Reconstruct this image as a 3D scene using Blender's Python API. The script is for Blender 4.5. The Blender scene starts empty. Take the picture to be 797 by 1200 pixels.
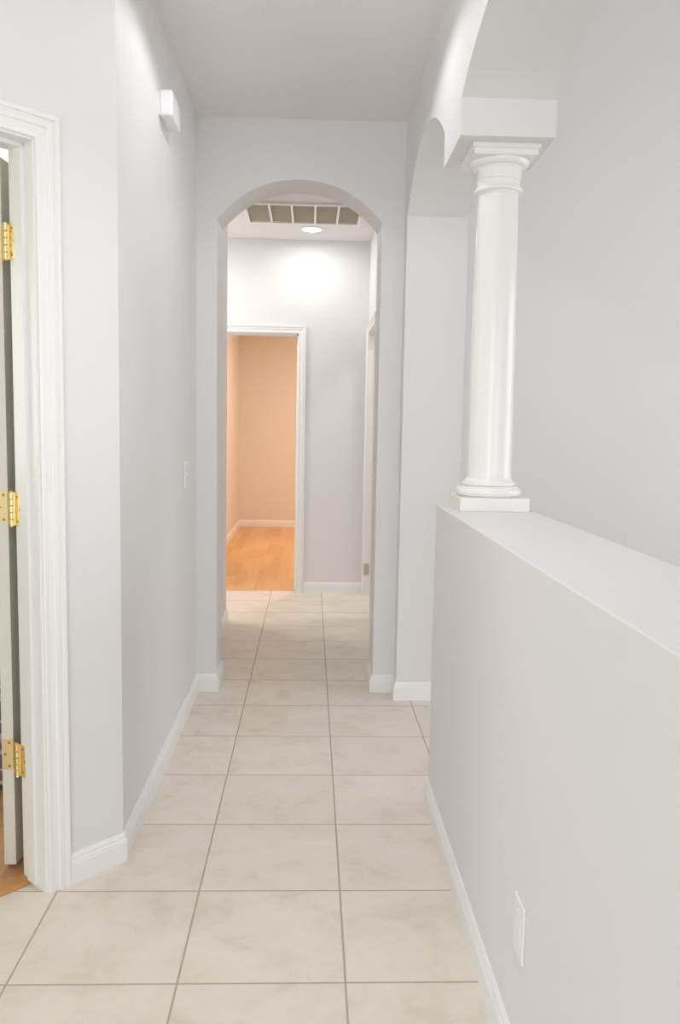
import bpy, bmesh, math, random
from mathutils import Vector, Matrix
random.seed(7)
C = bpy.context.scene.collection
PI = math.pi

# ------------------------------------------------------------------ helpers
def link(name, me, m=None, parent=None, kind=None):
    o = bpy.data.objects.new(name, me); C.objects.link(o)
    if m: me.materials.append(m)
    if parent is not None: o.parent = parent
    if kind: o['kind'] = kind
    return o

def obj(name, bm, m, parent=None, kind=None, smooth=False, bevel=0, seg=2):
    bmesh.ops.recalc_face_normals(bm, faces=bm.faces[:])
    me = bpy.data.meshes.new(name); bm.to_mesh(me); bm.free()
    if smooth:
        for p in me.polygons: p.use_smooth = True
        try: me.set_sharp_from_angle(angle=math.radians(35))
        except Exception: pass
    o = link(name, me, m, parent, kind)
    if bevel:
        b = o.modifiers.new('bevel', 'BEVEL'); b.width = bevel; b.segments = seg
        b.limit_method = 'ANGLE'; b.angle_limit = math.radians(40)
    return o

def thing(name, label, cat, loc=(0, 0, 0), group=None):
    o = bpy.data.objects.new(name, None); C.objects.link(o)
    o.location = loc; o.empty_display_size = .05
    o['label'] = label; o['category'] = cat
    if group: o['group'] = group
    return o

def box(bm, x0, x1, y0, y1, z0, z1, M=None):
    vs = [bm.verts.new(Vector(p)) for p in
          [(x0, y0, z0), (x1, y0, z0), (x1, y1, z0), (x0, y1, z0), (x0, y0, z1), (x1, y0, z1), (x1, y1, z1), (x0, y1, z1)]]
    if M:
        for v in vs: v.co = M @ v.co
    for f in [(0, 3, 2, 1), (4, 5, 6, 7), (0, 1, 5, 4), (1, 2, 6, 5), (2, 3, 7, 6), (3, 0, 4, 7)]:
        bm.faces.new([vs[i] for i in f])
    return vs

def bx(*a, M=None):
    bm = bmesh.new(); box(bm, *a, M=M); return bm

def prism(pts, a, b, mp, bm=None):
    """polygon pts (u,v) extruded from a to b; mp(u,v,w) -> point"""
    bm = bm or bmesh.new()
    lo = [bm.verts.new(mp(u, v, a)) for u, v in pts]
    hi = [bm.verts.new(mp(u, v, b)) for u, v in pts]
    n = len(pts)
    for i in range(n):
        j = (i + 1) % n
        bm.faces.new([lo[i], lo[j], hi[j], hi[i]])
    f1 = bm.faces.new(lo[::-1]); f2 = bm.faces.new(hi)
    bm.normal_update()
    bmesh.ops.triangulate(bm, faces=[f1, f2])
    return bm

plan = lambda u, v, w: Vector((u, v, w))

def lathe(bm, prof, cx=0, cy=0, n=64, caps=True):
    rings = []
    for r, z in prof:
        rings.append([bm.verts.new((cx + r * math.cos(2 * PI * k / n), cy + r * math.sin(2 * PI * k / n), z)) for k in range(n)])
    for a, b in zip(rings, rings[1:]):
        for k in range(n):
            bm.faces.new([a[k], a[(k + 1) % n], b[(k + 1) % n], b[k]])
    if caps:
        bm.faces.new(rings[0][::-1]); bm.faces.new(rings[-1])
    return bm

def sweep_plan(path, prof, side):
    """profile (d outward, z) swept along a plan polyline; side=+1 offsets to the left of travel"""
    bm = bmesh.new()
    P = [Vector(p) for p in path]
    nm = []
    for a, b in zip(P, P[1:]):
        d = (b - a).normalized(); nm.append(Vector((-d.y, d.x)) * side)
    off = []
    for i in range(len(P)):
        if i == 0: off.append(nm[0])
        elif i == len(P) - 1: off.append(nm[-1])
        else:
            s = nm[i - 1] + nm[i]; off.append(s / (1 + nm[i - 1].dot(nm[i])))
    rows = [[bm.verts.new((p.x + o.x * d, p.y + o.y * d, z)) for d, z in prof] for p, o in zip(P, off)]
    k = len(prof)
    for a, b in zip(rows, rows[1:]):
        for i in range(k):
            bm.faces.new([a[i], a[(i + 1) % k], b[(i + 1) % k], b[i]])
    bm.faces.new(rows[0][::-1]); bm.faces.new(rows[-1])
    return bm

CAS = [(0, 0), (0, .009), (.003, .011), (.011, .011), (.013, .0085), (.029, .010), (.032, .0135), (.044, .0145),
       (.047, .0115), (.051, .0115), (.053, .0175), (.061, .0185), (.064, .016), (.064, 0)]
def casing(F, t0, t1, zi, prof=CAS, z0=0.0, side='both'):
    """door casing swept up, over and down; F(t, d, z) -> world point; t0/t1 inner edges, zi inner head height"""
    bm = bmesh.new()
    rows = []
    s = 1 if t1 > t0 else -1
    rows.append([bm.verts.new(F(t0 - s * w, d, z0)) for w, d in prof])
    rows.append([bm.verts.new(F(t0 - s * w, d, zi + w)) for w, d in prof])
    rows.append([bm.verts.new(F(t1 + s * w, d, zi + w)) for w, d in prof])
    rows.append([bm.verts.new(F(t1 + s * w, d, z0)) for w, d in prof])
    k = len(prof)
    for a, b in zip(rows, rows[1:]):
        for i in range(k):
            bm.faces.new([a[i], a[(i + 1) % k], b[(i + 1) % k], b[i]])
    bm.faces.new(rows[0][::-1]); bm.faces.new(rows[-1])
    return bm

# ------------------------------------------------------------------ materials
def nt(name):
    m = bpy.data.materials.new(name); m.use_nodes = True
    return m, m.node_tree.nodes, m.node_tree.links, m.node_tree.nodes['Principled BSDF']

def paint(name, col, rough=.55, bump=.0, scale=180, spec=.4, coat=0):
    m, N, L, B = nt(name)
    B.inputs['Base Color'].default_value = (*col, 1); B.inputs['Roughness'].default_value = rough
    B.inputs['Specular IOR Level'].default_value = spec
    if coat: B.inputs['Coat Weight'].default_value = coat; B.inputs['Coat Roughness'].default_value = .15
    tc = N.new('ShaderNodeTexCoord'); n = N.new('ShaderNodeTexNoise')
    n.inputs['Scale'].default_value = scale; n.inputs['Detail'].default_value = 3
    L.new(tc.outputs['Object'], n.inputs['Vector'])
    if bump:
        b = N.new('ShaderNodeBump'); b.inputs['Strength'].default_value = bump; b.inputs['Distance'].default_value = .002
        L.new(n.outputs['Fac'], b.inputs['Height']); L.new(b.outputs['Normal'], B.inputs['Normal'])
    return m

M_wall = paint('wall_paint', (.765, .765, .768), .5, .12, 160)
M_ceil = paint('ceiling_paint', (.83, .815, .81), .9, .5, 60, spec=.1)
M_trim = paint('white_trim_enamel', (.86, .86, .85), .3, spec=.5)
M_col = paint('white_column_enamel', (.86, .855, .84), .2, spec=.55)
M_peach = paint('peach_paint', (.77, .70, .63), .6, .1, 160)
M_sage = paint('sage_paint', (.52, .55, .42), .6, .1, 160)
M_door = paint('white_door_enamel', (.74, .72, .66), .35, spec=.5)
M_plastic = paint('white_plastic', (.82, .82, .83), .3, spec=.5)
M_slot = paint('dark_slot', (.05, .05, .05), .6)
M_dull = paint('dull_satin_metal', (.52, .51, .46), .45)
M_screw = paint('painted_screw', (.7, .7, .68), .35)

def metal(name, col, rough):
    m, N, L, B = nt(name)
    B.inputs['Base Color'].default_value = (*col, 1); B.inputs['Metallic'].default_value = 1
    n = N.new('ShaderNodeTexNoise'); n.inputs['Scale'].default_value = 40
    r = N.new('ShaderNodeMapRange'); r.inputs['To Min'].default_value = rough * .8; r.inputs['To Max'].default_value = rough * 1.3
    L.new(n.outputs['Fac'], r.inputs['Value']); L.new(r.outputs['Result'], B.inputs['Roughness'])
    return m
M_brass = metal('polished_brass', (.93, .77, .42), .28)
M_brass_dark = metal('brass_screw', (.45, .33, .12), .4)

def emit(name, col, s):
    m, N, L, B = nt(name)
    B.inputs['Base Color'].default_value = (.9, .9, .9, 1)
    B.inputs['Emission Color'].default_value = (*col, 1); B.inputs['Emission Strength'].default_value = s
    return m

def mathn(N, L, op, a, b=None, c=None):
    n = N.new('ShaderNodeMath'); n.operation = op
    for i, v in enumerate((a, b, c)):
        if v is None: continue
        if isinstance(v, (int, float)): n.inputs[i].default_value = v
        else: L.new(v, n.inputs[i])
    return n.outputs[0]

def tile_material():
    m, N, L, B = nt('ceramic_floor_tile')
    W = .40021
    tc = N.new('ShaderNodeTexCoord'); sx = N.new('ShaderNodeSeparateXYZ'); L.new(tc.outputs['Object'], sx.inputs[0])
    u = mathn(N, L, 'DIVIDE', mathn(N, L, 'ADD', sx.outputs['X'], .69965 + 10 * W), W)
    v = mathn(N, L, 'DIVIDE', mathn(N, L, 'ADD', sx.outputs['Y'], -1.87698 + 20 * W), W)
    fu = mathn(N, L, 'FLOOR', u); fv = mathn(N, L, 'FLOOR', v)
    du = mathn(N, L, 'ABSOLUTE', mathn(N, L, 'SUBTRACT', mathn(N, L, 'FRACT', u), .5))
    dv = mathn(N, L, 'ABSOLUTE', mathn(N, L, 'SUBTRACT', mathn(N, L, 'FRACT', v), .5))
    e = mathn(N, L, 'MAXIMUM', du, dv)                       # .5 on the joint centre
    g = N.new('ShaderNodeMapRange'); g.inputs['From Min'].default_value = .5 - .0078; g.inputs['From Max'].default_value = .5 - .0052
    L.new(e, g.inputs['Value'])                              # 0 tile, 1 grout
    cv = N.new('ShaderNodeCombineXYZ'); L.new(fu, cv.inputs[0]); L.new(fv, cv.inputs[1])
    wn = N.new('ShaderNodeTexWhiteNoise'); wn.noise_dimensions = '2D'; L.new(cv.outputs[0], wn.inputs['Vector'])
    off = N.new('ShaderNodeVectorMath'); off.operation = 'MULTIPLY_ADD'
    L.new(wn.outputs['Color'], off.inputs[0]); off.inputs[1].default_value = (9, 9, 9); L.new(tc.outputs['Object'], off.inputs[2])
    n1 = N.new('ShaderNodeTexNoise'); n1.inputs['Scale'].default_value = 6.5; n1.inputs['Detail'].default_value = 7; n1.inputs['Roughness'].default_value = .62
    n1.inputs['Distortion'].default_value = .35
    L.new(off.outputs[0], n1.inputs['Vector'])
    n2 = N.new('ShaderNodeTexNoise'); n2.inputs['Scale'].default_value = 38; n2.inputs['Detail'].default_value = 5
    L.new(off.outputs[0], n2.inputs['Vector'])
    cr = N.new('ShaderNodeValToRGB'); L.new(n1.outputs['Fac'], cr.inputs[0])
    el = cr.color_ramp.elements
    el[0].position = .30; el[0].color = TILE_A; el[1].position = .68; el[1].color = TILE_C
    k = el.new(.48); k.color = TILE_B
    mx = N.new('ShaderNodeMix'); mx.data_type = 'RGBA'; mx.blend_type = 'OVERLAY'; mx.inputs[0].default_value = .16
    L.new(cr.outputs[0], mx.inputs[6]); L.new(n2.outputs['Color'], mx.inputs[7])
    br = N.new('ShaderNodeHueSaturation'); L.new(mx.outputs[2], br.inputs['Color'])
    val = N.new('ShaderNodeMapRange'); val.inputs['To Min'].default_value = .975; val.inputs['To Max'].default_value = 1.02
    L.new(wn.outputs['Value'], val.inputs['Value']); L.new(val.outputs[0], br.inputs['Value'])
    gm = N.new('ShaderNodeMix'); gm.data_type = 'RGBA'; L.new(g.outputs[0], gm.inputs[0]); L.new(br.outputs[0], gm.inputs[6])
    gm.inputs[7].default_value = (.46, .39, .315, 1)
    L.new(gm.outputs[2], B.inputs['Base Color'])
    rr = N.new('ShaderNodeMapRange'); rr.inputs['To Min'].default_value = .38; rr.inputs['To Max'].default_value = .9
    L.new(g.outputs[0], rr.inputs['Value']); L.new(rr.outputs[0], B.inputs['Roughness'])
    B.inputs['Specular IOR Level'].default_value = .5
    h = mathn(N, L, 'SUBTRACT', mathn(N, L, 'MULTIPLY', n1.outputs['Fac'], .25), g.outputs[0])
    b = N.new('ShaderNodeBump'); b.inputs['Strength'].default_value = .5; b.inputs['Distance'].default_value = .0015
    L.new(h, b.inputs['Height']); L.new(b.outputs[0], B.inputs['Normal'])
    return m
TILE_A = (.67, .60, .52, 1); TILE_B = (.755, .69, .61, 1); TILE_C = (.79, .73, .66, 1)
M_tile = tile_material()

def wood(name, c0, c1, c2, plank=.09, along='Y'):
    m, N, L, B = nt(name)
    tc = N.new('ShaderNodeTexCoord'); sx = N.new('ShaderNodeSeparateXYZ'); L.new(tc.outputs['Object'], sx.inputs[0])
    a, c = ('X', 'Y') if along == 'Y' else ('Y', 'X')
    row = mathn(N, L, 'FLOOR', mathn(N, L, 'DIVIDE', sx.outputs[a], plank))
    sh = mathn(N, L, 'MULTIPLY', mathn(N, L, 'SINE', mathn(N, L, 'MULTIPLY', row, 12.9)), 3.7)
    col = mathn(N, L, 'FLOOR', mathn(N, L, 'DIVIDE', mathn(N, L, 'ADD', sx.outputs[c], sh), .7))
    cv = N.new('ShaderNodeCombineXYZ'); L.new(row, cv.inputs[0]); L.new(col, cv.inputs[1])
    wn = N.new('ShaderNodeTexWhiteNoise'); wn.noise_dimensions = '2D'; L.new(cv.outputs[0], wn.inputs['Vector'])
    mp = N.new('ShaderNodeMapping'); mp.inputs['Scale'].default_value = (14, 1.6, 1) if along == 'Y' else (1.6, 14, 1)
    L.new(tc.outputs['Object'], mp.inputs[0])
    n = N.new('ShaderNodeTexNoise'); n.inputs['Scale'].default_value = 2.2; n.inputs['Detail'].default_value = 6; L.new(mp.outputs[0], n.inputs['Vector'])
    f = mathn(N, L, 'ADD', mathn(N, L, 'MULTIPLY', wn.outputs['Value'], .5), mathn(N, L, 'MULTIPLY', n.outputs['Fac'], .5))
    cr = N.new('ShaderNodeValToRGB'); L.new(f, cr.inputs[0]); el = cr.color_ramp.elements
    el[0].position = .2; el[0].color = (*c0, 1); el[1].position = .8; el[1].color = (*c2, 1); k = el.new(.5); k.color = (*c1, 1)
    L.new(cr.outputs[0], B.inputs['Base Color']); B.inputs['Roughness'].default_value = .35
    return m
M_wood_far = wood('honey_oak_laminate', (.62, .33, .12), (.70, .40, .16), (.76, .46, .20))
M_wood_bed = wood('red_oak_laminate', (.36, .17, .07), (.47, .24, .10), (.56, .31, .14), along='X')
M_reducer = wood('oak_reducer_strip', (.46, .22, .07), (.52, .26, .09), (.58, .30, .11), plank=.5)

def fabric():
    m, N, L, B = nt('patterned_bedspread')
    tc = N.new('ShaderNodeTexCoord')
    v = N.new('ShaderNodeTexVoronoi'); v.feature = 'DISTANCE_TO_EDGE'; v.inputs['Scale'].default_value = 16; L.new(tc.outputs['Object'], v.inputs['Vector'])
    n = N.new('ShaderNodeTexNoise'); n.inputs['Scale'].default_value = 9; L.new(tc.outputs['Object'], n.inputs['Vector'])
    cr = N.new('ShaderNodeValToRGB'); L.new(n.outputs['Fac'], cr.inputs[0]); el = cr.color_ramp.elements
    el[0].position = .4; el[0].color = (.10, .14, .18, 1); el[1].position = .6; el[1].color = (.20, .13, .12, 1)
    g = N.new('ShaderNodeMapRange'); g.inputs['From Min'].default_value = .03; g.inputs['From Max'].default_value = .07; L.new(v.outputs['Distance'], g.inputs['Value'])
    mx = N.new('ShaderNodeMix'); mx.data_type = 'RGBA'; L.new(g.outputs[0], mx.inputs[0]); mx.inputs[6].default_value = (.5, .5, .5, 1); L.new(cr.outputs[0], mx.inputs[7])
    L.new(mx.outputs[2], B.inputs['Base Color']); B.inputs['Roughness'].default_value = .9
    return m
M_fabric = fabric()

M_low_bounce = paint('low_bounce_floor', (.36, .32, .27), .95, 1.0, 220, spec=.05)  # invented dark finish for the unseen living room floor, cuts upward bounce
def filt():
    m, N, L, B = nt('tan_air_filter')
    tc = N.new('ShaderNodeTexCoord'); w = N.new('ShaderNodeTexWave'); w.bands_direction = 'Y'; w.inputs['Scale'].default_value = 14
    w.inputs['Distortion'].default_value = 1.2; w.inputs['Detail'].default_value = 2
    L.new(tc.outputs['Object'], w.inputs['Vector'])
    cr = N.new('ShaderNodeValToRGB'); L.new(w.outputs['Fac'], cr.inputs[0]); el = cr.color_ramp.elements
    el[0].color = (.33, .285, .23, 1); el[1].color = (.42, .37, .30, 1)
    L.new(cr.outputs[0], B.inputs['Base Color']); B.inputs['Roughness'].default_value = 1
    return m
M_filter = filt()

# ------------------------------------------------------------------ plan
XL, XR, XR2 = -.552, .432, .717          # hall left face, arcade faces
YA0, YA1 = 4.092, 4.335                  # arched cross wall
H = 2.75; HR = 3.95
ang = math.radians(47)
U = Vector((-math.cos(ang), -math.sin(ang))); Nn = Vector((-math.sin(ang), math.cos(ang))); C0 = Vector((XL, 2.452))
def AW(t, o, z=None):                    # angled door wall: t along, o into the bedroom
    p = C0 + U * t + Nn * o
    return Vector((p.x, p.y)) if z is None else Vector((p.x, p.y, z))
TW = .122
mit = C0 + Vector((-TW, TW * .394))

S = 'structure'
# floors
pA, pB = AW(0, .078), AW(1.5, .078)
tile_poly = [(-1.60, -3), (.6, -3), (.6, 2.8), (.73, 2.8), (.73, 4.2), (1.9, 4.2), (1.9, 6.677), (-2.0, 6.677), (-2.0, 5.5), (-.63, 5.5),
             (-.63, pA.y + .05), tuple(AW(.05, .078)), tuple(pB), (-1.60, pB.y - .02)]
obj('floor', prism(tile_poly, -.08, 0, plan), M_tile, kind=S)
bed_poly = [tuple(AW(.05, .078)), tuple(AW(1.5, .078)), (-4.1, pB.y), (-4.1, 5.45), (-.64, 5.45), (-.64, pA.y + .05)]
obj('floor', prism(bed_poly, -.08, .006, plan), M_wood_bed, kind=S)
obj('floor', bx(-1.05, 2.2, 6.677, 11.05, -.08, .004), M_wood_far, kind=S)
obj('floor', prism([(.6, -3), (4.1, -3), (4.1, 4.2), (.73, 4.2), (.73, 2.8), (.6, 2.8)], -.08, .002, plan), M_low_bounce, kind=S)
# oak reducer strip in the bedroom doorway
def strip():
    pr = [(.076, 0), (.078, .006), (.084, .012), (.118, .013), (.124, .006), (.124, 0)]
    bm = bmesh.new()
    a = [bm.verts.new(AW(.258, o, z)) for o, z in pr]; b = [bm.verts.new(AW(1.018, o, z)) for o, z in pr]
    for i in range(len(pr)):
        j = (i + 1) % len(pr); bm.faces.new([a[i], a[j], b[j], b[i]])
    bm.faces.new(a[::-1]); bm.faces.new(b); return bm
obj('trim_1', strip(), M_reducer, kind=S)

# ceilings
obj('ceiling', bx(-1.75, XR + .02, -3, YA0 + .05, H, H + .1), M_ceil, kind=S)
obj('ceiling', bx(-2.1, 1.9, YA0 + .05, 6.65, 2.74, 2.84), M_ceil, kind=S)
obj('ceiling', bx(XR + .05, 4.1, -3, YA0 + .1, HR, HR + .1), M_ceil, kind=S)
obj('ceiling', bx(-1.05, 2.2, 6.66, 11.05, 2.74, 2.84), M_ceil, kind=S)
obj('ceiling', bx(-4.1, -.72, .9, 5.45, 2.76, 2.86), M_ceil, kind=S)

# left wall of the hall and the angled wall with the bedroom doorway
obj('wall_left', prism([tuple(C0), (XL, YA0 + .001), (XL - TW, YA0 + .001), tuple(mit)], 0, H + .02, plan), M_wall, kind=S)
TJ0, TJ1, ZJ = .256, 1.016, 2.040        # finished opening
jb = .016
e0 = AW(1.42, 0); e1 = AW(1.36, TW)
def angled():
    bm = bmesh.new()
    prism([tuple(C0), tuple(mit), tuple(AW(TJ0 - jb, TW)), tuple(AW(TJ0 - jb, 0))], 0, H + .02, plan, bm)
    prism([tuple(AW(TJ1 + jb, 0)), tuple(AW(TJ1 + jb, TW)), tuple(e1), tuple(e0)], 0, H + .02, plan, bm)
    prism([tuple(AW(TJ0 - jb, 0)), tuple(AW(TJ0 - jb, TW)), tuple(AW(TJ1 + jb, TW)), tuple(AW(TJ1 + jb, 0))], ZJ + jb, H + .02, plan, bm)
    return bm
obj('wall_angled', angled(), M_wall, kind=S)
obj('wall_near_left', prism([tuple(e0), tuple(e1), (e0.x - .13, e1.y), (e0.x - .13, -3), (e0.x, -3)], 0, H + .02, plan), M_wall, kind=S)
# door frame: jambs, head, stops
def frame_bm():
    bm = bmesh.new()
    def b(t0, t1, o0, o1, z0, z1):
        prism([tuple(AW(t0, o0)), tuple(AW(t1, o0)), tuple(AW(t1, o1)), tuple(AW(t0, o1))], z0, z1, plan, bm)
    b(TJ0 - jb, TJ0, -.001, TW + .001, 0, ZJ + jb); b(TJ1, TJ1 + jb, -.001, TW + .001, 0, ZJ + jb)
    b(TJ0, TJ1, -.001, TW + .001, ZJ, ZJ + jb)
    b(TJ0, TJ0 + .011, .040, .082, 0.014, ZJ); b(TJ1 - .011, TJ1, .040, .082, 0.014, ZJ); b(TJ0, TJ1, .040, .082, ZJ - .011, ZJ)
    return bm
obj('trim_6', frame_bm(), M_trim, kind=S, bevel=.0015)
obj('trim_2', casing(lambda t, d, z: AW(t, -d, z), TJ0 - .006, TJ1 + .006, ZJ + .006), M_trim, kind=S)
obj('trim_3', casing(lambda t, d, z: AW(t, TW + d, z), TJ0 - .006, TJ1 + .006, ZJ + .006, z0=.006), M_trim, kind=S)

# arched cross wall
def arc(c, z0, half, sag, n=40):
    R = (half * half + sag * sag) / (2 * sag); th = math.asin(half / R); cz = z0 + sag - R
    return [(c + R * math.sin(-th + 2 * th * k / n), cz + R * math.cos(-th + 2 * th * k / n)) for k in range(n + 1)]
JX0, JX1 = -.455, .325
ap = arc((JX0 + JX1) / 2, 2.287, (JX1 - JX0) / 2, .19)
poly = [(-.70, 0), (JX0, 0)] + ap + [(JX1, 0), (XR2, 0), (XR2, HR), (-.70, HR)]
obj('wall_middle', prism(poly, YA0, YA1, lambda u, v, w: Vector((u, w, v))), M_wall, kind=S)

# arcade wall on the right (pier, segmental arch, impost over the column, wide near arch)
BY0, BY1, PY = 2.567, 2.884, 3.972
fa = arc((BY1 + PY) / 2, 2.293, (PY - BY1) / 2, .193)
dz = [(0, 0), (.03, .0165), (.06, .031), (.09, .043), (.12, .052), (.16, .063), (.20, .0735), (.25, .0845), (.30, .0945), (.345, .102), (.40, .111), (.47, .121), (.56, .131),
      (.68, .141), (.82, .149), (1.0, .155), (1.2, .157)]
near = [(BY0 - s, 2.293 + z) for s, z in dz]
span = 2 * 1.2 + .1
near += [(BY0 - span + s, 2.293 + z) for s, z in reversed(dz)]
yN = BY0 - span
pr_ = [(YA0, 0), (PY, 0)] + fa[::-1] + [(BY1, 2.186), (BY0, 2.186)] + near + [(yN, 1.0), (yN - .35, 1.0), (yN - .35, 2.293), (-3, 2.6), (-3, HR), (YA0, HR)]
obj('wall_right', prism(pr_, XR, XR2, lambda u, v, w: Vector((w, u, v))), M_wall, kind=S)
# low wall under the arcade
HW_END = 2.842; HW_Z = 1.062
obj('wall_right_low', bx(XR, XR2, -3, HW_END, 0, HW_Z), M_wall, kind=S, bevel=.003, seg=2)
# living room shell beyond the arcade
obj('wall_back_right', bx(XR2, 4.1, YA0, YA0 + .12, 0, HR), M_wall, kind=S)
obj('wall_far_right', bx(4.0, 4.12, -3, YA0, 0, HR), M_wall, kind=S)

# inner hall beyond the arch
FY = 6.598
obj('wall_inner_left', bx(XL - .115, XL - .003, YA1, 5.60, 0, 2.76), M_wall, kind=S)
obj('wall_inner_left_end', bx(-2.0, XL - .115, 5.48, 5.60, 0, 2.76), M_wall, kind=S)
obj('wall_side_end', bx(-2.1, -1.98, 5.60, FY, 0, 2.76), M_wall, kind=S)
# far wall with doorway
DX0, DX1, DZ = -.865, -.105, 2.03
def far():
    bm = bmesh.new()
    box(bm, -2.0, DX0 - jb, FY, FY + .112, 0, 2.76); box(bm, DX1 + jb, 1.8, FY, FY + .112, 0, 2.76)
    box(bm, DX0 - jb, DX1 + jb, FY, FY + .112, DZ + jb, 2.76)
    return bm
obj('wall_far', far(), M_wall, kind=S)
def farframe():
    bm = bmesh.new()
    a, b = FY - .001, FY + .113
    box(bm, DX0 - jb, DX0, a, b, 0.004, DZ + jb); box(bm, DX1, DX1 + jb, a, b, 0.004, DZ + jb); box(bm, DX0, DX1, a, b, DZ, DZ + jb)
    box(bm, DX1 - .011, DX1, FY + .045, FY + .075, .004, DZ); box(bm, DX0, DX0 + .011, FY + .045, FY + .075, .004, DZ)
    box(bm, DX0, DX1, FY + .045, FY + .075, DZ - .011, DZ)
    return bm
obj('trim_7', farframe(), M_trim, kind=S)
CAS2 = [(w * .055 / .064, d) for w, d in CAS]
obj('trim_4', casing(lambda t, d, z: Vector((t, FY - d, z)), DX1 + .004, DX0 - .004, DZ + .006, CAS2), M_trim, kind=S)
# right side of the inner hall, with a doorway
RY1, RY0, RX = 6.512, 5.75, .437
def rightw():
    bm = bmesh.new()
    box(bm, RX, RX + .115, RY1 + jb, FY, 0, 2.76); box(bm, RX, RX + .115, YA1, RY0 - jb, 0, 2.76)
    box(bm, RX, RX + .115, RY0 - jb, RY1 + jb, DZ + jb, 2.76)
    return bm
obj('wall_inner_right', rightw(), M_wall, kind=S)
def rframe():
    bm = bmesh.new()
    a, b = RX - .001, RX + .116
    box(bm, a, b, RY1, RY1 + jb, 0, DZ + jb); box(bm, a, b, RY0 - jb, RY0, 0, DZ + jb); box(bm, a, b, RY0, RY1, DZ, DZ + jb)
    box(bm, RX + .045, RX + .08, RY1 - .011, RY1, 0, DZ); box(bm, RX + .045, RX + .08, RY0, RY0 + .011, 0, DZ)
    box(bm, RX + .045, RX + .08, RY0, RY1, DZ - .011, DZ)
    return bm
dr3 = obj('trim_8', rframe(), M_trim, kind=S)
obj('trim_5', casing(lambda t, d, z: Vector((RX - d, t, z)), RY1 + .004, RY0 - .004, DZ + .006, CAS2), M_trim, kind=S)
obj('wall_side_room_right', bx(1.8, 1.9, YA1, FY, 0, 2.76), M_wall, kind=S)

# far peach room
obj('wall_peach_room_back', bx(-1.03, 2.2, 10.95, 11.05, 0, 2.76), M_peach, kind=S)
obj('wall_peach_room_left', bx(-1.03, -.92, FY + .112, 10.95, 0, 2.76), M_peach, kind=S)
obj('wall_peach_room_right', bx(2.1, 2.2, FY + .112, 10.95, 0, 2.76), M_peach, kind=S)

# bedroom on the left
obj('wall_bedroom_far', bx(-4.1, -.69, 5.36, 5.46, 0, 2.77), M_sage, kind=S)
obj('wall_bedroom_left', bx(-4.1, -4.0, .9, 5.36, 0, 2.77), M_sage, kind=S)
obj('wall_bedroom_near', bx(-4.0, -1.64, .9, 1.0, 0, 2.77), M_sage, kind=S)
obj('wall_bedroom_right', bx(-.72, -.692, 2.62, 5.36, 0, 2.77), M_sage, kind=S)

# baseboards
BB = [(0, 0), (.013, 0), (.013, .058), (.0115, .061), (.0115, .066), (.009, .070), (.0085, .078), (.005, .084), (.004, .088), (0, .088)]
obj('baseboard_left', sweep_plan([tuple(AW(.187, 0)), tuple(C0), (XL, YA0), (JX0, YA0), (JX0, YA1), (XL - .003, YA1), (XL - .003, 5.60), (-1.9, 5.60)], BB, -1), M_trim, kind=S)
obj('baseboard_middle', sweep_plan([(RX, RY0 - .07), (RX, YA1), (JX1, YA1), (JX1, YA0), (XR, YA0), (XR, PY), (XR2, PY), (XR2, YA0), (3.9, YA0)], BB, -1), M_trim, kind=S)
obj('baseboard_right', sweep_plan([(XR, -2.9), (XR, HW_END), (XR2, HW_END), (XR2, -2.9)], BB, 1), M_trim, kind=S)
obj('baseboard_far', sweep_plan([(DX1 + .060, FY), (RX - .002, FY)], BB, -1), M_trim, kind=S)
obj('baseboard_side', sweep_plan([(-1.97, FY), (DX0 - .062, FY)], BB, -1), M_trim, kind=S)
BB2 = [(d, z + .004) for d, z in BB]
obj('baseboard_peach_room', sweep_plan([(-.92, FY + .13), (-.92, 10.95), (2.1, 10.95)], BB2, -1), M_trim, kind=S)
obj('baseboard_bedroom', sweep_plan([(-4.0, 1.2), (-4.0, 5.36), (-.72, 5.36)], BB2, -1), M_trim, kind=S)

# ------------------------------------------------------------------ bedroom door leaf and its hinges
P0 = Vector((-.852, 2.389)); dd = Vector((.07, .9975)).normalized(); dn = Vector((-dd.y, dd.x))   # dd along the leaf, dn through it
LW, LT, LZ0, LZ1 = .745, .035, .018, 2.034
DM = Matrix(((dd.x, dn.x, 0, P0.x), (dd.y, dn.y, 0, P0.y), (0, 0, 1, 0), (0, 0, 0, 1)))
leaf = obj('door_1', bx(0, LW, 0, LT, LZ0, LZ1, M=DM), M_door, kind=S, bevel=.0015)
def panels():
    bm = bmesh.new()
    for s in (0, 1):
        for x0, x1 in ((.11, .335), (.41, .635)):
            for z0, z1 in ((.20, .82), (.98, 1.58), (1.70, 1.92)):
                y = -.004 if s == 0 else LT
                box(bm, x0, x1, y, y + .004, z0, z1, M=DM)
                box(bm, x0 + .03, x1 - .03, y - (.004 if s == 0 else -.004), y + .004, z0 + .03, z1 - .03, M=DM)
    return bm
obj('panel', panels(), M_door, leaf, bevel=.003)
def knob():
    bm = bmesh.new()
    for s in (-1, 1):
        y = 0 if s < 0 else LT
        R = Matrix.Rotation(PI / 2 * (1 if s < 0 else -1), 4, 'X')
        b2 = bmesh.new(); lathe(b2, [(.03, 0), (.03, .006), (.012, .012), (.011, .035), (.024, .045), (.028, .056), (.022, .068), (.004, .072)], n=32)
        b2.transform(DM @ Matrix.Translation((LW - .07, y, .93)) @ R)
        me = bpy.data.meshes.new('t'); b2.to_mesh(me); bm.from_mesh(me); bpy.data.meshes.remove(me); b2.free()
    return bm
obj('door_knob', knob(), M_brass, leaf, smooth=True)

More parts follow.
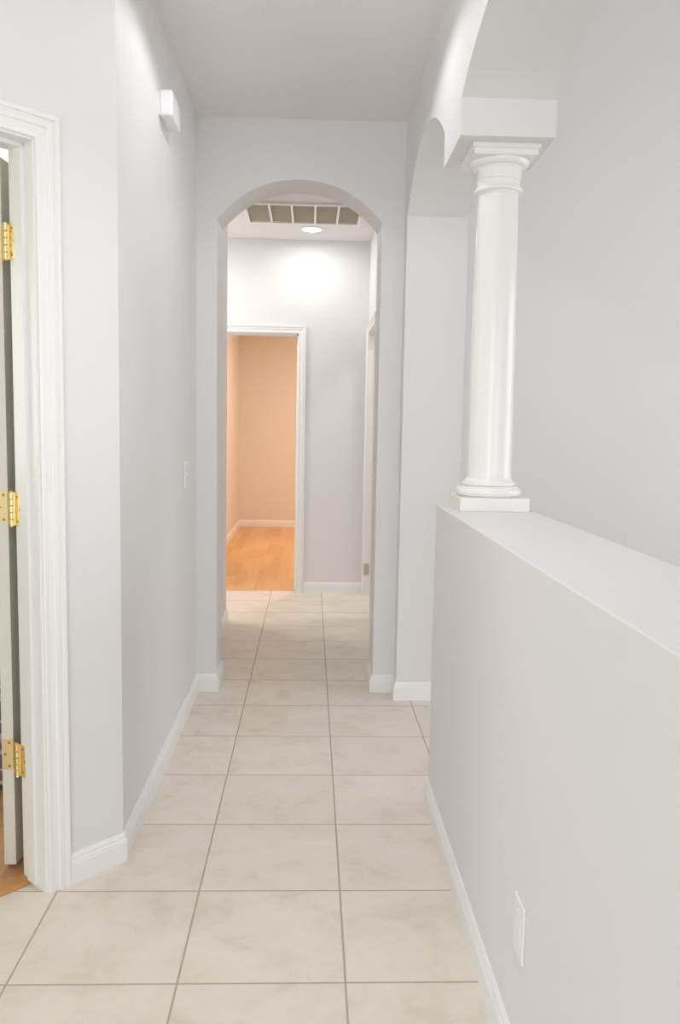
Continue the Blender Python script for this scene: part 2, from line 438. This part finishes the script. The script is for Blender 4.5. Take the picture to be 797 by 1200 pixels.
HB = Vector(AW(TJ0 + .010, TW + .005))            # hinge pin
for zc in (1.800, 1.0785, .356):
    hh = .046
    bm = bmesh.new()
    for k in range(5):
        z0 = zc - hh + k * (2 * hh) / 5 + .0006
        lathe(bm, [(.0050, z0), (.0066, z0 + .0008), (.0066, z0 + .0164), (.0050, z0 + .0172)], HB.x, HB.y, 20)
    lathe(bm, [(.003, zc - hh - .004), (.0055, zc - hh - .002), (.0045, zc - hh + .001)], HB.x, HB.y, 16)
    lathe(bm, [(.0045, zc + hh - .001), (.0055, zc + hh + .003), (.002, zc + hh + .006)], HB.x, HB.y, 16)
    hinge = obj('hinge', bm, M_brass, leaf, smooth=True)
    # plate on the jamb (faces the opening)
    b = bmesh.new()
    prism([tuple(AW(TJ0 - .0005, TW - .034)), tuple(AW(TJ0 + .002, TW - .034)), tuple(AW(TJ0 + .002, TW + .000)), tuple(AW(TJ0 + .006, TW + .004)), tuple(AW(TJ0 + .005, TW + .006)), tuple(AW(TJ0 - .0005, TW + .001))], zc - hh, zc + hh, plan, b)
    obj('hinge_leaf', b, M_brass, hinge)
    b = bmesh.new()
    box(b, -.002, .0005, -.002, .031, zc - hh, zc + hh, M=DM)
    q = DM @ Vector((-.001, 0, 0)); w = Vector((HB.x, HB.y, 0)) - Vector((q.x, q.y, 0)); wl = w.length; w.normalize(); wn = Vector((-w.y, w.x, 0)) * .001
    prism([((q - wn).x, (q - wn).y), ((q + w * wl - wn).x, (q + w * wl - wn).y), ((q + w * wl + wn).x, (q + w * wl + wn).y), ((q + wn).x, (q + wn).y)], zc - hh, zc + hh, plan, b)
    obj('hinge_leaf', b, M_brass, hinge)
    b = bmesh.new()
    for zz, oo in ((-.035, .012), (0, .024), (.035, .012)):
        for which in (0, 1):
            b2 = bmesh.new(); lathe(b2, [(.0042, 0), (.0038, .0007), (.0012, .0009)], n=14)
            if which == 0:   # jamb plate
                c = AW(TJ0 + .002, TW - oo, zc + zz); R = Vector((0, 0, 1)).rotation_difference(Vector((U.x, U.y, 0))).to_matrix().to_4x4()
            else:
                c = DM @ Vector((-.002, oo, zc + zz)); R = Vector((0, 0, 1)).rotation_difference(Vector((-dd.x, -dd.y, 0))).to_matrix().to_4x4()
            b2.transform(Matrix.Translation(c) @ R)
            me = bpy.data.meshes.new('t'); b2.to_mesh(me); b.from_mesh(me); bpy.data.meshes.remove(me); b2.free()
    obj('hinge_screws', b, M_brass_dark, hinge)
# hinge plate on the jamb of the inner right doorway
h3 = obj('hinge', bx(RX + .006, RX + .036, RY1 - .002, RY1 + .0005, .166, .256), M_dull, dr3, bevel=.0006)
lz = bmesh.new(); lathe(lz, [(.006, .164), (.0065, .17), (.0065, .252), (.006, .258)], RX - .004, RY1 - .004, 16)
obj('hinge_barrel', lz, M_dull, h3, smooth=True)

# ------------------------------------------------------------------ column
CX, CY = .583, 2.722
col = thing('column', 'white round column with square plinth and moulded capital on the low wall', 'column', (CX, CY, HW_Z))
def loc(bm): bm.transform(Matrix.Translation((-0, -0, 0))); return bm
zb = 0
obj('plinth', bx(-.110, .110, -.110, .110, 0, .043), M_col, col, bevel=.002)
def tor(r, z0, z1, bulge, n=8):
    zm, h = (z0 + z1) / 2, (z1 - z0) / 2
    return [(r + bulge * math.cos(a), zm + h * math.sin(a)) for a in [(-PI / 2) + PI * k / n for k in range(n + 1)]]
basep = [(.09, .043), (.100, .043)] + tor(.096, .044, .072, .011) + [(.093, .0725), (.092, .076)] + tor(.082, .077, .091, .006) + \
        [(.082, .092), (.0775, .0945), (.0745, .099), (.0725, .106)]
obj('base', lathe(bmesh.new(), basep), M_col, col, smooth=True)
zt = 2.186 - HW_Z     # underside of impost
sh = []
for k in range(25):
    s = k / 24; z = .104 + (zt - .130 - .104) * s
    r = .0722 - .0090 * (max(0, s - .15) / .85) ** 1.5
    sh.append((r, z))
obj('shaft', lathe(bmesh.new(), sh, n=96), M_col, col, smooth=True)
cp = [(.0632, zt - .132), (.066, zt - .131), (.0665, zt - .128)] + tor(.069, zt - .127, zt - .113, .0075) + [(.0695, zt - .1125), (.069, zt - .108), (.0672, zt - .106), (.0672, zt - .090)] + \
     [(.0698, zt - .088), (.0705, zt - .083), (.0705, zt - .056), (.073, zt - .054), (.0735, zt - .051)] + \
     [(.0735 + .0195 * math.sin(a), zt - .051 + .018 * (1 - math.cos(a))) for a in [PI / 2 * k / 8 for k in range(1, 9)]] + [(.092, zt - .0325)]
obj('capital', lathe(bmesh.new(), cp), M_col, col, smooth=True)
ab = bmesh.new()
box(ab, -.098, .098, -.098, .098, zt - .0325, zt - .014)
box(ab, -.104, .104, -.104, .104, zt - .013, zt - .0005)
# sloped fillet between the two slabs
for s0, s1, z0, z1 in ((.098, .104, zt - .0155, zt - .0125),):
    lo = [ab.verts.new((x * s0, y * s0, z0)) for x, y in ((-1, -1), (1, -1), (1, 1), (-1, 1))]
    hi = [ab.verts.new((x * s1, y * s1, z1)) for x, y in ((-1, -1), (1, -1), (1, 1), (-1, 1))]
    for k in range(4): ab.faces.new([lo[k], lo[(k + 1) % 4], hi[(k + 1) % 4], hi[k]])
    ab.faces.new(lo[::-1]); ab.faces.new(hi)
obj('abacus', ab, M_col, col)

# ------------------------------------------------------------------ small wall fittings
ch = thing('door_chime', 'white plastic door chime box high on the left wall', 'door chime', (XL, 3.19, 2.402))
cm = bx(.004, .050, -.091, .091, 0, .090)
obj('cover', cm, M_plastic, ch, bevel=.009, seg=4)
obj('back_plate', bx(0, .006, -.086, .086, .004, .086), M_plastic, ch)

sw = thing('light_switch', 'white toggle light switch plate on the left wall before the arch', 'light switch', (XL, 3.715, 1.10))
obj('plate', bx(0, .0055, -.036, .036, -.059, .059), M_plastic, sw, bevel=.003, seg=3)
tg = bmesh.new(); box(tg, .004, .0065, -.006, .006, -.013, .013)
box(tg, .004, .016, -.004, .004, -.004, .007, M=Matrix.Rotation(-.3, 4, 'Y'))
obj('toggle', tg, M_plastic, sw, bevel=.001)
for z in (-.03, .03):
    b = bmesh.new(); lathe(b, [(.003, 0), (.0027, .0012), (.001, .0015)], n=16); b.transform(Matrix.Translation((.0052, 0, z)) @ Matrix.Rotation(PI / 2, 4, 'Y'))
    obj('screw', b, M_screw, sw, smooth=True)

ol = thing('outlet_cover', 'white outlet cover plate low on the half wall', 'outlet', (XR, 1.567, .331))
obj('plate', bx(-.0055, 0, -.036, .036, -.059, .059), M_plastic, ol, bevel=.003, seg=3)
obj('insert', bx(-.0068, -.004, -.0165, .0165, -.033, .033), M_plastic, ol, bevel=.0008)
for z in (-.048, .048):
    b = bmesh.new(); lathe(b, [(.003, 0), (.0027, .0008), (.001, .001)], n=16); b.transform(Matrix.Translation((-.0054, 0, z)) @ Matrix.Rotation(-PI / 2, 4, 'Y'))
    obj('screw', b, M_screw, ol, smooth=True)

# return air grille
CZ = 2.74
gx0, gx1, gy0, gy1 = -.437, .302, 5.545, 6.017
vent = thing('return_air_grille', 'white framed return air grille with five tan filter bays on the ceiling', 'air vent', ((gx0 + gx1) / 2, (gy0 + gy1) / 2, CZ))
ox, oy = (gx0 + gx1) / 2, (gy0 + gy1) / 2
fb = bmesh.new(); fw = .028; zt0, zt1 = -.016, 0
box(fb, gx0 - ox - fw, gx0 - ox, gy0 - oy - fw, gy1 - oy + fw, zt0, zt1); box(fb, gx1 - ox, gx1 - ox + fw, gy0 - oy - fw, gy1 - oy + fw, zt0, zt1)
box(fb, gx0 - ox, gx1 - ox, gy0 - oy - fw, gy0 - oy, zt0, zt1); box(fb, gx0 - ox, gx1 - ox, gy1 - oy, gy1 - oy + fw, zt0, zt1)
obj('frame', fb, M_trim, vent, bevel=.002)
obj('filter', bx(gx0 - ox, gx1 - ox, gy0 - oy, gy1 - oy, -.004, -.0005), M_filter, vent)
for X in (-.288, -.1425, .0105, .1625):
    obj('bar', bx(X - ox - .007, X - ox + .007, gy0 - oy, gy1 - oy, -.015, -.004), M_trim, vent)

# recessed ceiling lights
M_lens = emit('lit_lens', (1, .98, .95), 14)
def downlight(x, y, z, label, power, beam=None):
    t = thing('recessed_light', label, 'ceiling light', (x, y, z), 'recessed hall ceiling lights')
    b = bmesh.new()
    pr = [(.064, -.0005), (.066, -.004), (.070, -.007), (.084, -.005), (.088, -.0005)]
    rings = [[b.verts.new((r * math.cos(2 * PI * k / 48), r * math.sin(2 * PI * k / 48), zz)) for k in range(48)] for r, zz in pr]
    for a_, b_ in zip(rings, rings[1:] + rings[:1]):
        for k in range(48): b.faces.new([a_[k], a_[(k + 1) % 48], b_[(k + 1) % 48], b_[k]])
    obj('trim_ring', b, M_trim, t, smooth=True)
    b = bmesh.new(); lathe(b, [(.0635, -.001), (.0635, -.003), (.001, -.004)], n=48)
    obj('lens', b, M_lens, t)
    if beam:
        L = bpy.data.lights.new('downlight', 'SPOT'); L.spot_size = math.radians(beam); L.spot_blend = .3 if beam > 120 else .9; L.shadow_soft_size = .03
    else:
        L = bpy.data.lights.new('downlight', 'AREA'); L.shape = 'DISK'; L.size = .12
    L.energy = power
    L.color = (.97, .985, 1)
    lo = bpy.data.objects.new('downlight', L); C.objects.link(lo); lo.parent = t; lo.location = (0, 0, -.02)
    return t
downlight(-.012, 6.240, 2.74, 'lit round recessed light in the inner hall ceiling behind the grille', 3.6)
downlight(-.06, 2.78, H, 'lit round recessed light in the near hall ceiling above the door chime', 14, 152)
downlight(-.06, 2.0, H, 'added unseen recessed fill light in the near hall ceiling beside the bedroom doorway', 26, 96)  # extra out-of-view light, added to brighten the floor and lower walls

# ------------------------------------------------------------------ bed in the left bedroom
bed = thing('bed', 'bed with a dark patterned bedspread in the room behind the open door', 'bed', (-1.95, 3.95, .006))
obj('mattress', bx(-.80, .86, -.95, 1.0, .28, .55), M_plastic, bed, bevel=.04, seg=3)
bm = bmesh.new()
nseg = 160; loops = []
for zi, (o, z) in enumerate([(-.03, .585), (.035, .575), (.06, .53), (.065, .35), (.07, .18), (.075, .02)]):
    ring = []
    for k in range(nseg):
        s = k / nseg * 4
        side = int(s); f = s - side
        x0, x1, y0, y1 = -.80, .80, -.95, 1.0
        cor = [(x0, y0), (x1, y0), (x1, y1), (x0, y1)]
        a, c = cor[side], cor[(side + 1) % 4]
        px, py = a[0] + (c[0] - a[0]) * f, a[1] + (c[1] - a[1]) * f
        nx, ny = [(0, -1), (1, 0), (0, 1), (-1, 0)][side]
        if f == 0:
            p_ = [(0, -1), (1, 0), (0, 1), (-1, 0)][side - 1]; nx += p_[0]; ny += p_[1]
        w = o + (.012 * math.sin(k * 1.15) * max(0, zi - 1) / 4)
        ring.append(bm.verts.new((px + nx * w, py + ny * w, z)))
    loops.append(ring)
for a, b_ in zip(loops, loops[1:]):
    for k in range(nseg): bm.faces.new([a[k], a[(k + 1) % nseg], b_[(k + 1) % nseg], b_[k]])
bm.faces.new(loops[0])
obj('bedspread', bm, M_fabric, bed, smooth=True)
for px in (-.4, .4):
    b = bmesh.new(); bmesh.ops.create_uvsphere(b, u_segments=24, v_segments=12, radius=1)
    for v in b.verts:
        v.co = Vector((math.copysign(abs(v.co.x) ** .6, v.co.x) * .32 + px, math.copysign(abs(v.co.y) ** .6, v.co.y) * .2 + .72, v.co.z * .075 + .65))
    obj('pillow', b, M_plastic, bed, smooth=True)
obj('bed_frame', bx(-.79, .79, -.93, .98, .10, .28), M_door, bed)
for x in (-.72, .72):
    for y in (-.86, .9):
        b = bmesh.new(); lathe(b, [(.022, 0), (.03, .10)], x, y, 16); obj('leg', b, M_door, bed)

# ------------------------------------------------------------------ light
def area(name, loc, rot, sx, sy, power, col=(1, 1, 1)):
    L = bpy.data.lights.new(name, 'AREA'); L.shape = 'RECTANGLE'; L.size = sx; L.size_y = sy; L.energy = power; L.color = col
    o = bpy.data.objects.new(name, L); C.objects.link(o); o.location = loc; o.rotation_euler = rot
    return o
# daylight entering from the open entry behind
area('entry_daylight', (-.6, -2.6, 1.35), (math.radians(90), 0, 0), 2.4, 2.2, 64, (.965, .985, 1))
area('entry_ceiling_fill', (-.3, .3, 2.72), (0, 0, 0), 1.4, 2.0, 10, (.97, .985, 1))  # added overhead fill near the camera, no fixture modelled
area('living_room_daylight', (2.4, -2.9, 1.3), (math.radians(84), 0, 0), 2.8, 2.2, 40, (.97, .985, 1))
area('living_room_fill', (3.95, 2.7, 1.4), (math.radians(90), 0, math.radians(90)), 2.2, 2.0, 50, (.97, .985, 1))  # added fill through the arcade onto the far hall, no window in this wall
area('peach_room_lamp', (.7, 8.9, 2.70), (0, 0, 0), .5, .5, 62, (1, .89, .76))
area('bedroom_fill', (-3.9, 3.0, 1.6), (math.radians(90), 0, math.radians(-90)), 1.6, 1.4, 26, (.98, 1, .92))  # unseen fill added to light the bedroom, no window built
area('bedroom_fill', (-1.3, 5.3, 1.5), (math.radians(90), 0, math.radians(180)), 1.0, 1.6, 50, (.98, 1, .90))  # second added fill, shines along the gap beside the door leaf
area('side_hall_fill', (-1.3, 6.1, 2.70), (0, 0, 0), .3, .3, 21, (1, .97, .92))  # unseen fill added to brighten the inner hall
area('side_room_lamp', (1.2, 5.9, 2.70), (0, 0, 0), .4, .4, 14, (1, .97, .92))
W = bpy.data.worlds.new('World'); bpy.context.scene.world = W; W.use_nodes = True
bg = W.node_tree.nodes['Background']; bg.inputs[0].default_value = (.95, .97, 1, 1); bg.inputs[1].default_value = .9

# ------------------------------------------------------------------ camera (solved from the tile grid and the upright edges)
f_px, pitch, yaw, roll = 982.567, .100903, .036315, -.017149
fw = Vector((math.sin(yaw) * math.cos(pitch), math.cos(yaw) * math.cos(pitch), -math.sin(pitch)))
rt = Vector((math.cos(yaw), -math.sin(yaw), 0)); dn_ = fw.cross(rt)
r2 = rt * math.cos(roll) + dn_ * math.sin(roll); d2 = dn_ * math.cos(roll) - rt * math.sin(roll)
cam = bpy.data.cameras.new('camera'); co = bpy.data.objects.new('camera', cam); C.objects.link(co)
cam.sensor_fit = 'HORIZONTAL'; cam.sensor_width = 36; cam.lens = f_px / 797 * 36; cam.clip_start = .02
up, bk = -d2, -fw
co.matrix_world = Matrix(((r2.x, up.x, bk.x, 0), (r2.y, up.y, bk.y, 0), (r2.z, up.z, bk.z, 1.32), (0, 0, 0, 1)))
sc = bpy.context.scene; sc.camera = co
sc.view_settings.view_transform = 'Standard'; sc.view_settings.look = 'None'; sc.view_settings.gamma = 1
sc.view_settings.use_curve_mapping = False; sc.view_settings.exposure = -.30
sc.cycles.use_denoising = True
sc.cycles.max_bounces = 14; sc.cycles.diffuse_bounces = 10; sc.cycles.glossy_bounces = 4
sc.cycles.sample_clamp_indirect = 8
